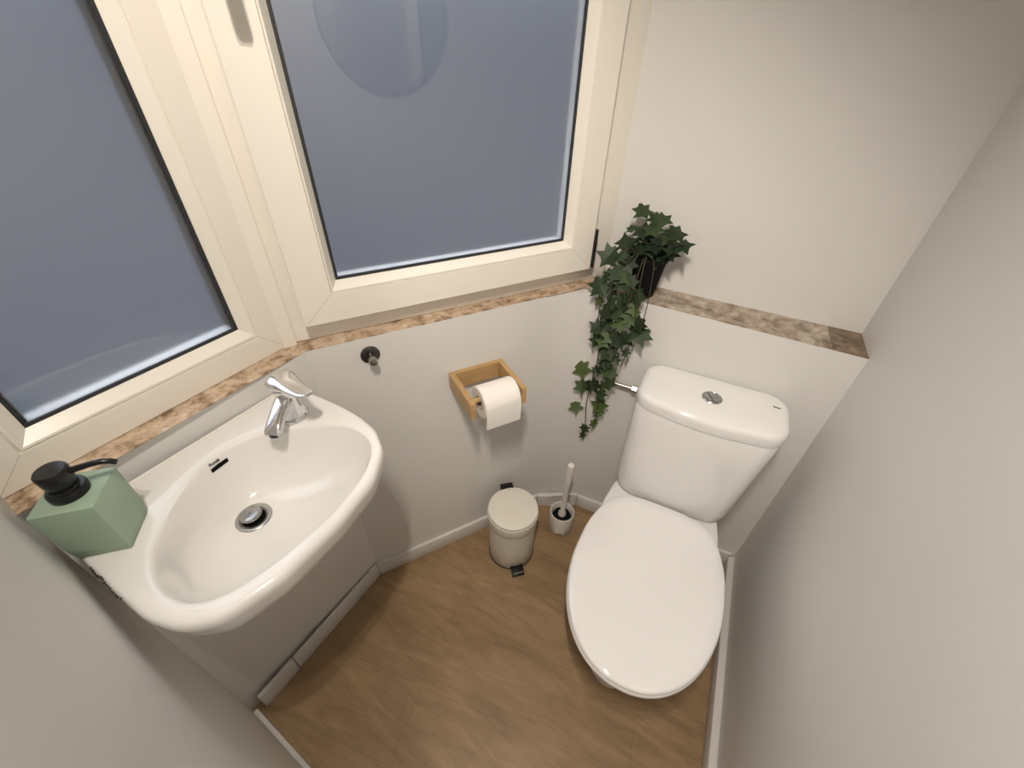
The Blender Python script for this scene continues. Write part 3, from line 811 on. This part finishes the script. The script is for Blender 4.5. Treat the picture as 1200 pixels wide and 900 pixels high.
for f, z in ((0.7, 0.7875), (0.4, 0.7885), (0.1, 0.789)):
    c = (0.020, -0.10); rings.append([(c[0]+(x-c[0])*f, c[1]+(y-c[1])*f, z) for x, y in shrink(TL, 0.022)])
bm = loft(bmesh.new(), rings)
tl = link('cistern_lid', bm, CERAMIC, toilet, smooth=50)
bc = (0.0180, -0.106)
bm = lathe(bmesh.new(), [(0.0255, 0.786), (0.0260, 0.7895), (0.0245, 0.7912), (0.0225, 0.7912), (0.0215, 0.7902), (0.0005, 0.7902)], 48, bc)
bt = link('flush_button', bm, CHROME_D, tl, smooth=40)
# the two halves of the dual flush
bm = bmesh.new()
pts = [(bc[0]+0.0195*math.cos(R(a)), bc[1]+0.0195*math.sin(R(a))) for a in range(-70, 131, 10)]
prism(bm, pts, 0.7898, 0.7922, 0.0004)
link('large_flush', bm, CHROME_D, bt)
bm = bmesh.new()
pts = [(bc[0]+0.0195*math.cos(R(a)), bc[1]+0.0195*math.sin(R(a))) for a in range(140, 281, 10)]
prism(bm, pts, 0.7898, 0.7914, 0.0004)
link('small_flush', bm, CHROME_D, bt)
text('lettering', 'Roca', 0.0085, tl, (0.174, -0.064, 0.7867), (0, 0, 0), INK, 0.0003, 0.0002)

# water inlet between wall and cistern
pipe = thing('water_inlet_valve', 'small chrome inlet pipe at the left side of the cistern', 'pipe', (-0.135, 1.1125, 0.680), 0)
bm = tube(bmesh.new(), [(-0.03, 0.004, 0.0), (-0.03, -0.030, 0.0)], 0.0065, 16)
lathe_axis(bm, [(0.010, 0), (0.016, 0.002), (0.016, 0.005), (0.008, 0.008)], (-0.03, 0.002, 0), (0, -1, 0), 24)
link('stub', bm, CHROME, pipe, smooth=40)
bm = tube(bmesh.new(), [(-0.034, -0.030, 0.0), (0.040, -0.030, 0.0)], 0.0060, 16)
link('valve_body', bm, STEEL, pipe, smooth=40)
bm = lathe_axis(bmesh.new(), [(0.007, 0), (0.0115, 0.001), (0.0115, 0.016), (0.007, 0.017)], (0.040, -0.030, 0), (1, 0, 0), 6)
link('nut', bm, STEEL, pipe)

# ------------------------------------------------------------------ trailing ivy
ivy = thing('potted_ivy', 'trailing green ivy in a black pot on the marble ledge beside the right window', 'plant', (-0.148, 1.147, 0.9655), 0)
bm = lathe(bmesh.new(), [(0.0365, 0.0), (0.038, 0.002), (0.0515, 0.098), (0.0545, 0.099), (0.055, 0.110), (0.053, 0.111), (0.051, 0.108), (0.049, 0.09), (0.002, 0.088)], 40)
pot = link('pot', bm, BLACKM, ivy, smooth=40)
CROWN = [(-0.184, 1.137, 1.184, 0.0536), (-0.133, 1.143, 1.17, 0.0513), (-0.091, 1.127, 1.148, 0.0592), (-0.07, 1.135, 1.119, 0.0559), (-0.128, 1.151, 1.112, 0.0666), (-0.207, 1.151, 1.131, 0.0315), (-0.21, 1.12, 1.106, 0.0559), (-0.173, 1.123, 1.141, 0.0543), (-0.148, 1.117, 1.151, 0.0512), (-0.098, 1.133, 1.108, 0.0523), (-0.148, 1.116, 1.104, 0.057), (-0.18, 1.133, 1.08, 0.0544), (-0.114, 1.141, 1.079, 0.0492), (-0.108, 1.126, 1.135, 0.0557), (-0.152, 1.142, 1.171, 0.0429)]
MID = [(-0.233, 1.064, 1.082, 0.0617), (-0.241, 1.051, 1.002, 0.0641), (-0.209, 1.063, 0.992, 0.0414), (-0.203, 1.056, 1.045, 0.0488), (-0.238, 1.06, 0.953, 0.0331), (-0.218, 1.057, 0.928, 0.0523), (-0.175, 1.067, 0.966, 0.0509), (-0.23, 1.061, 0.873, 0.0492), (-0.168, 1.054, 0.911, 0.0567), (-0.123, 1.063, 0.911, 0.0516), (-0.109, 1.069, 0.877, 0.0668), (-0.162, 1.057, 0.852, 0.0536), (-0.204, 1.055, 0.834, 0.0447), (-0.172, 1.059, 0.807, 0.0401), (-0.185, 1.072, 0.738, 0.0628), (-0.257, 1.070, 0.704, 0.062), (-0.246, 1.066, 0.641, 0.0535), (-0.257, 1.068, 0.55, 0.050), (-0.18, 1.07, 0.583, 0.0618), (-0.178, 1.059, 0.555, 0.0311), (-0.21, 1.052, 0.479, 0.0381), (-0.184, 1.066, 0.504, 0.0377), (-0.179, 1.063, 0.672, 0.0376), (-0.166, 1.059, 0.731, 0.0467), (-0.135, 1.055, 0.818, 0.0295), (-0.14, 1.06, 0.953, 0.0414), (-0.203, 1.061, 0.889, 0.0485), (-0.189, 1.056, 0.931, 0.0471), (-0.187, 1.057, 1.017, 0.0449), (-0.16, 1.061, 1.013, 0.0448), (-0.182, 1.071, 1.067, 0.0483), (-0.203, 1.064, 1.088, 0.0391), (-0.175, 1.057, 1.039, 0.0442), (-0.135, 1.057, 0.989, 0.0359), (-0.205, 1.061, 0.956, 0.0421), (-0.146, 1.055, 0.93, 0.0465), (-0.189, 1.055, 0.794, 0.0454), (-0.181, 1.062, 0.637, 0.0437), (-0.161, 1.052, 0.7, 0.0472), (-0.14, 1.062, 0.857, 0.0484), (-0.188, 1.059, 0.852, 0.0491), (-0.214, 1.067, 0.431, 0.0272)]
OUT = [(0, -0.50), (0.10, -0.30), (0.19, -0.22), (0.47, -0.15), (0.25, 0.03), (0.37, 0.31), (0.13, 0.27), (0.04, 0.42), (0, 0.36), (-0.04, 0.42), (-0.13, 0.27), (-0.37, 0.31), (-0.25, 0.03), (-0.47, -0.15), (-0.19, -0.22), (-0.10, -0.30)]
org = Vector(ivy.location)
bm = bmesh.new()
lay = bm.verts.layers.float.new('tint')
def add_leaf(p, size, nrm, tip, tint):
    nrm = nrm.normalized(); t = (tip - nrm*tip.dot(nrm)).normalized(); x = t.cross(nrm).normalized()
    size *= 1.2
    fold = random.uniform(0.10, 0.30); curl = random.uniform(-0.25, 0.25)
    def P(u, v): return p + size*(x*u - t*v - nrm*(abs(u)*fold + curl*v*v))
    cen = bm.verts.new(P(0, -0.02) ); cen[lay] = tint*0.85
    vs = []
    for u, v in OUT:
        w = bm.verts.new(P(u, v)); w[lay] = min(1, tint*1.05); vs.append(w)
    for i in range(len(vs)): bm.faces.new([cen, vs[i], vs[(i+1) % len(vs)]])
cam_dir = Vector((0.10, -0.75, 0.50))
for (x, y, z, s) in CROWN:
    p = Vector((x, y, z)) - org
    n_ = (Vector((random.uniform(-.5, .5), -0.6+random.uniform(-.3, .3), 0.75)) + p*3.0)
    tp = Vector((p.x*4+random.uniform(-.6, .6), p.y*4-0.2+random.uniform(-.4, .4), random.uniform(-.6, .2)))
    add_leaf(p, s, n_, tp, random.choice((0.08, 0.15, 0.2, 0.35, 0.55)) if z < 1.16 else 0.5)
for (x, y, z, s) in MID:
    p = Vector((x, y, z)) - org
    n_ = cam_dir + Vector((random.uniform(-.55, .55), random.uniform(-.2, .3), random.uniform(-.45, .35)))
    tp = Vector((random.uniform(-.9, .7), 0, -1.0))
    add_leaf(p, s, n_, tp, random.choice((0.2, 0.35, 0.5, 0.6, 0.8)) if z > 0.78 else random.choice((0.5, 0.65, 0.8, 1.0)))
for i in range(34):   # inner leaves that thicken crown and fall
    if i < 16:
        p = Vector((random.uniform(-0.055, 0.055), random.uniform(-0.045, 0.02), random.uniform(0.10, 0.165)))
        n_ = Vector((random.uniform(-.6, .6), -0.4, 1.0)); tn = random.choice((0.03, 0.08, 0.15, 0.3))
    else:
        k = random.random()
        zz = 0.10 - 0.42*k
        p = Vector((-0.035 + random.uniform(-0.045, 0.05)*(1-0.3*k) - 0.015*k, -0.088 + 0.03*(1-k)*random.uniform(-.2, .6), zz))
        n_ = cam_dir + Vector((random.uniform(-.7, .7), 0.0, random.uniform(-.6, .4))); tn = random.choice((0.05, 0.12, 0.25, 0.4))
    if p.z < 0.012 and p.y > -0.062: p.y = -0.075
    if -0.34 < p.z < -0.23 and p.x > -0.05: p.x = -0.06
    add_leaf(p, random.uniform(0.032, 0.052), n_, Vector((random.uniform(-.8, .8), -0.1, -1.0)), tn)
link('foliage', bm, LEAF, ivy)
bm = bmesh.new()
def strand(pts, r=0.0013):
    P_ = [Vector(p) - org for p in pts]
    fine = []
    for i in range(len(P_)-1):
        a = P_[max(i-1, 0)]; b = P_[i]; c = P_[i+1]; d = P_[min(i+2, len(P_)-1)]
        for s in range(5):
            t = s/5; fine.append(0.5*((2*b)+(-a+c)*t+(2*a-5*b+4*c-d)*t*t+(-a+3*b-3*c+d)*t**3))
    fine.append(P_[-1]); tube(bm, fine, r, 6)
R0_ = (-0.150, 1.130, 1.058)
strand([R0_, (-0.175, 1.095, 1.085), (-0.205, 1.066, 1.03), (-0.215, 1.060, 0.90), (-0.212, 1.062, 0.75), (-0.222, 1.064, 0.60), (-0.214, 1.066, 0.50), (-0.212, 1.066, 0.43)], 0.0016)
strand([R0_, (-0.165, 1.092, 1.090), (-0.180, 1.064, 1.02), (-0.178, 1.060, 0.88), (-0.185, 1.062, 0.72), (-0.182, 1.064, 0.58), (-0.184, 1.066, 0.50)])
strand([R0_, (-0.145, 1.092, 1.085), (-0.140, 1.062, 1.02), (-0.130, 1.060, 0.92), (-0.135, 1.058, 0.80), (-0.150, 1.06, 0.70)])
strand([R0_, (-0.150, 1.090, 1.080), (-0.155, 1.060, 1.00), (-0.160, 1.058, 0.88), (-0.165, 1.058, 0.76)])
strand([R0_, (-0.125, 1.095, 1.082), (-0.112, 1.064, 1.02), (-0.110, 1.060, 0.93), (-0.118, 1.066, 0.84), (-0.130, 1.075, 0.76)], 0.0011)
strand([R0_, (-0.19, 1.10, 1.10), (-0.222, 1.070, 1.06), (-0.232, 1.058, 1.0), (-0.232, 1.060, 0.90), (-0.225, 1.06, 0.83)])
strand([(-0.215, 1.062, 0.72), (-0.238, 1.066, 0.70), (-0.25, 1.068, 0.70)], 0.0009)
strand([(-0.218, 1.064, 0.66), (-0.236, 1.066, 0.645)], 0.0009)
strand([(-0.218, 1.064, 0.56), (-0.24, 1.066, 0.552)], 0.0009)
st = link('stems', bm, STEMM, ivy, smooth=60)

# ------------------------------------------------------------------ mirror on the right wall (seen only in the window's reflection)
mir = thing('wall_mirror', 'round frameless mirror on the right wall opposite the basin', 'mirror', (XR, 0.330, 1.572), 0)
bm = lathe_axis(bmesh.new(), [(0.239, 0.0), (0.239, 0.005), (0.2325, 0.0056)], (0, 0, 0), (-1, 0, 0), 72, True, False)
link('backing', bm, BLACKM, mir, smooth=40)
bm = lathe_axis(bmesh.new(), [(0.2322, 0.0045), (0.2320, 0.0058), (0.0005, 0.0058)], (0, 0, 0), (-1, 0, 0), 72, True, True)
link('glass', bm, MIRROR, mir)

# ------------------------------------------------------------------ light
# position, power, aim point
SPOTS = [(-0.07, 0.01, 25.0, (-0.58, 0.36, 0.9)), (-0.03, -0.07, 22.0, (-0.50, 0.32, 0.6)), (0.01, -0.15, 15.0, (-0.20, 0.34, 0.0)), (0.05, -0.23, 14.0, (0.12, 0.12, 0.2))]
bar = thing('ceiling_light', 'white ceiling bar with four warm spotlights', 'ceiling light', (-0.01, -0.11, ZC), math.atan2(-0.24, 0.12))
bm = box(bmesh.new(), (-0.21, -0.03, -0.022), (0.21, 0.03, -0.0005), 0.004)
link('bar', bm, PVC, bar, smooth=40)
for i, (x, y, en, aim) in enumerate(SPOTS):
    v = Vector((x+0.01, y+0.11, 0)); v.rotate(Matrix.Rotation(-bar.rotation_euler.z, 3, 'Z'))
    bm = lathe(bmesh.new(), [(0.010, -0.02), (0.010, -0.035), (0.028, -0.037), (0.029, -0.060), (0.027, -0.060), (0.026, -0.045)], 24, (v.x, v.y))
    link('spot_housing', bm, PVC, bar, smooth=40)
    li = bpy.data.lights.new('spot_lamp', 'SPOT'); li.spot_size = R(118); li.spot_blend = 0.6; li.energy = en; li.color = (1.0, 0.895, 0.785); li.shadow_soft_size = 0.016
    lo = bpy.data.objects.new('spot_lamp', li); COL.objects.link(lo); lo.location = (x, y, ZC-0.075)
    lo.rotation_euler = (Vector(aim)-Vector(lo.location)).to_track_quat('-Z', 'Y').to_euler()

w = bpy.data.worlds.new('World'); scene.world = w; w.use_nodes = True
nt = w.node_tree; bg = nt.nodes['Background']
tc = nt.nodes.new('ShaderNodeTexCoord'); sp = nt.nodes.new('ShaderNodeSeparateXYZ')
nt.links.new(tc.outputs['Generated'], sp.inputs['Vector'])
rp = nt.nodes.new('ShaderNodeValToRGB')
mr = nt.nodes.new('ShaderNodeMapRange'); mr.inputs['From Min'].default_value = -1; mr.inputs['From Max'].default_value = 1
nt.links.new(sp.outputs['Z'], mr.inputs['Value']); nt.links.new(mr.outputs['Result'], rp.inputs['Fac'])
e = rp.color_ramp.elements
e[0].position = 0.0; e[0].color = (0.105, 0.125, 0.172, 1)
e[1].position = 1.0; e[1].color = (2.6, 2.8, 3.1, 1)
k = e.new(0.50); k.color = (0.115, 0.137, 0.185, 1)
k = e.new(0.58); k.color = (0.19, 0.215, 0.265, 1)
k = e.new(0.72); k.color = (1.7, 1.85, 2.1, 1)
nt.links.new(rp.outputs['Color'], bg.inputs['Color'])
bg.inputs['Strength'].default_value = 1.0

# ------------------------------------------------------------------ camera
cd = bpy.data.cameras.new('Camera'); cam = bpy.data.objects.new('Camera', cd); COL.objects.link(cam)
cd.sensor_fit = 'HORIZONTAL'; cd.sensor_width = 36; cd.lens = 495/1200*36; cd.clip_start = 0.005
Mx = ((0.8959, 0.29796, -0.32952), (0.44332, -0.55145, 0.70666), (0.02884, -0.77918, -0.62613))
# columns of Mx: image right, image down, viewing direction
rt = Vector([r[0] for r in Mx]).normalized(); dn = Vector([r[1] for r in Mx]); fw = Vector([r[2] for r in Mx]).normalized()
dn = fw.cross(rt).normalized(); rt = dn.cross(fw).normalized()
cam.matrix_world = Matrix(((rt.x, -dn.x, -fw.x, 0.0), (rt.y, -dn.y, -fw.y, 0.0), (rt.z, -dn.z, -fw.z, 1.5), (0, 0, 0, 1)))
scene.camera = cam

scene.view_settings.view_transform = 'Standard'
scene.view_settings.look = 'None'
scene.view_settings.gamma = 1.0
scene.view_settings.exposure = 0.12
scene.view_settings.use_curve_mapping = False
scene.cycles.use_denoising = True
scene.cycles.max_bounces = 10
scene.cycles.diffuse_bounces = 6
scene.cycles.glossy_bounces = 6
scene.cycles.transmission_bounces = 8
scene.cycles.sample_clamp_indirect = 6.0
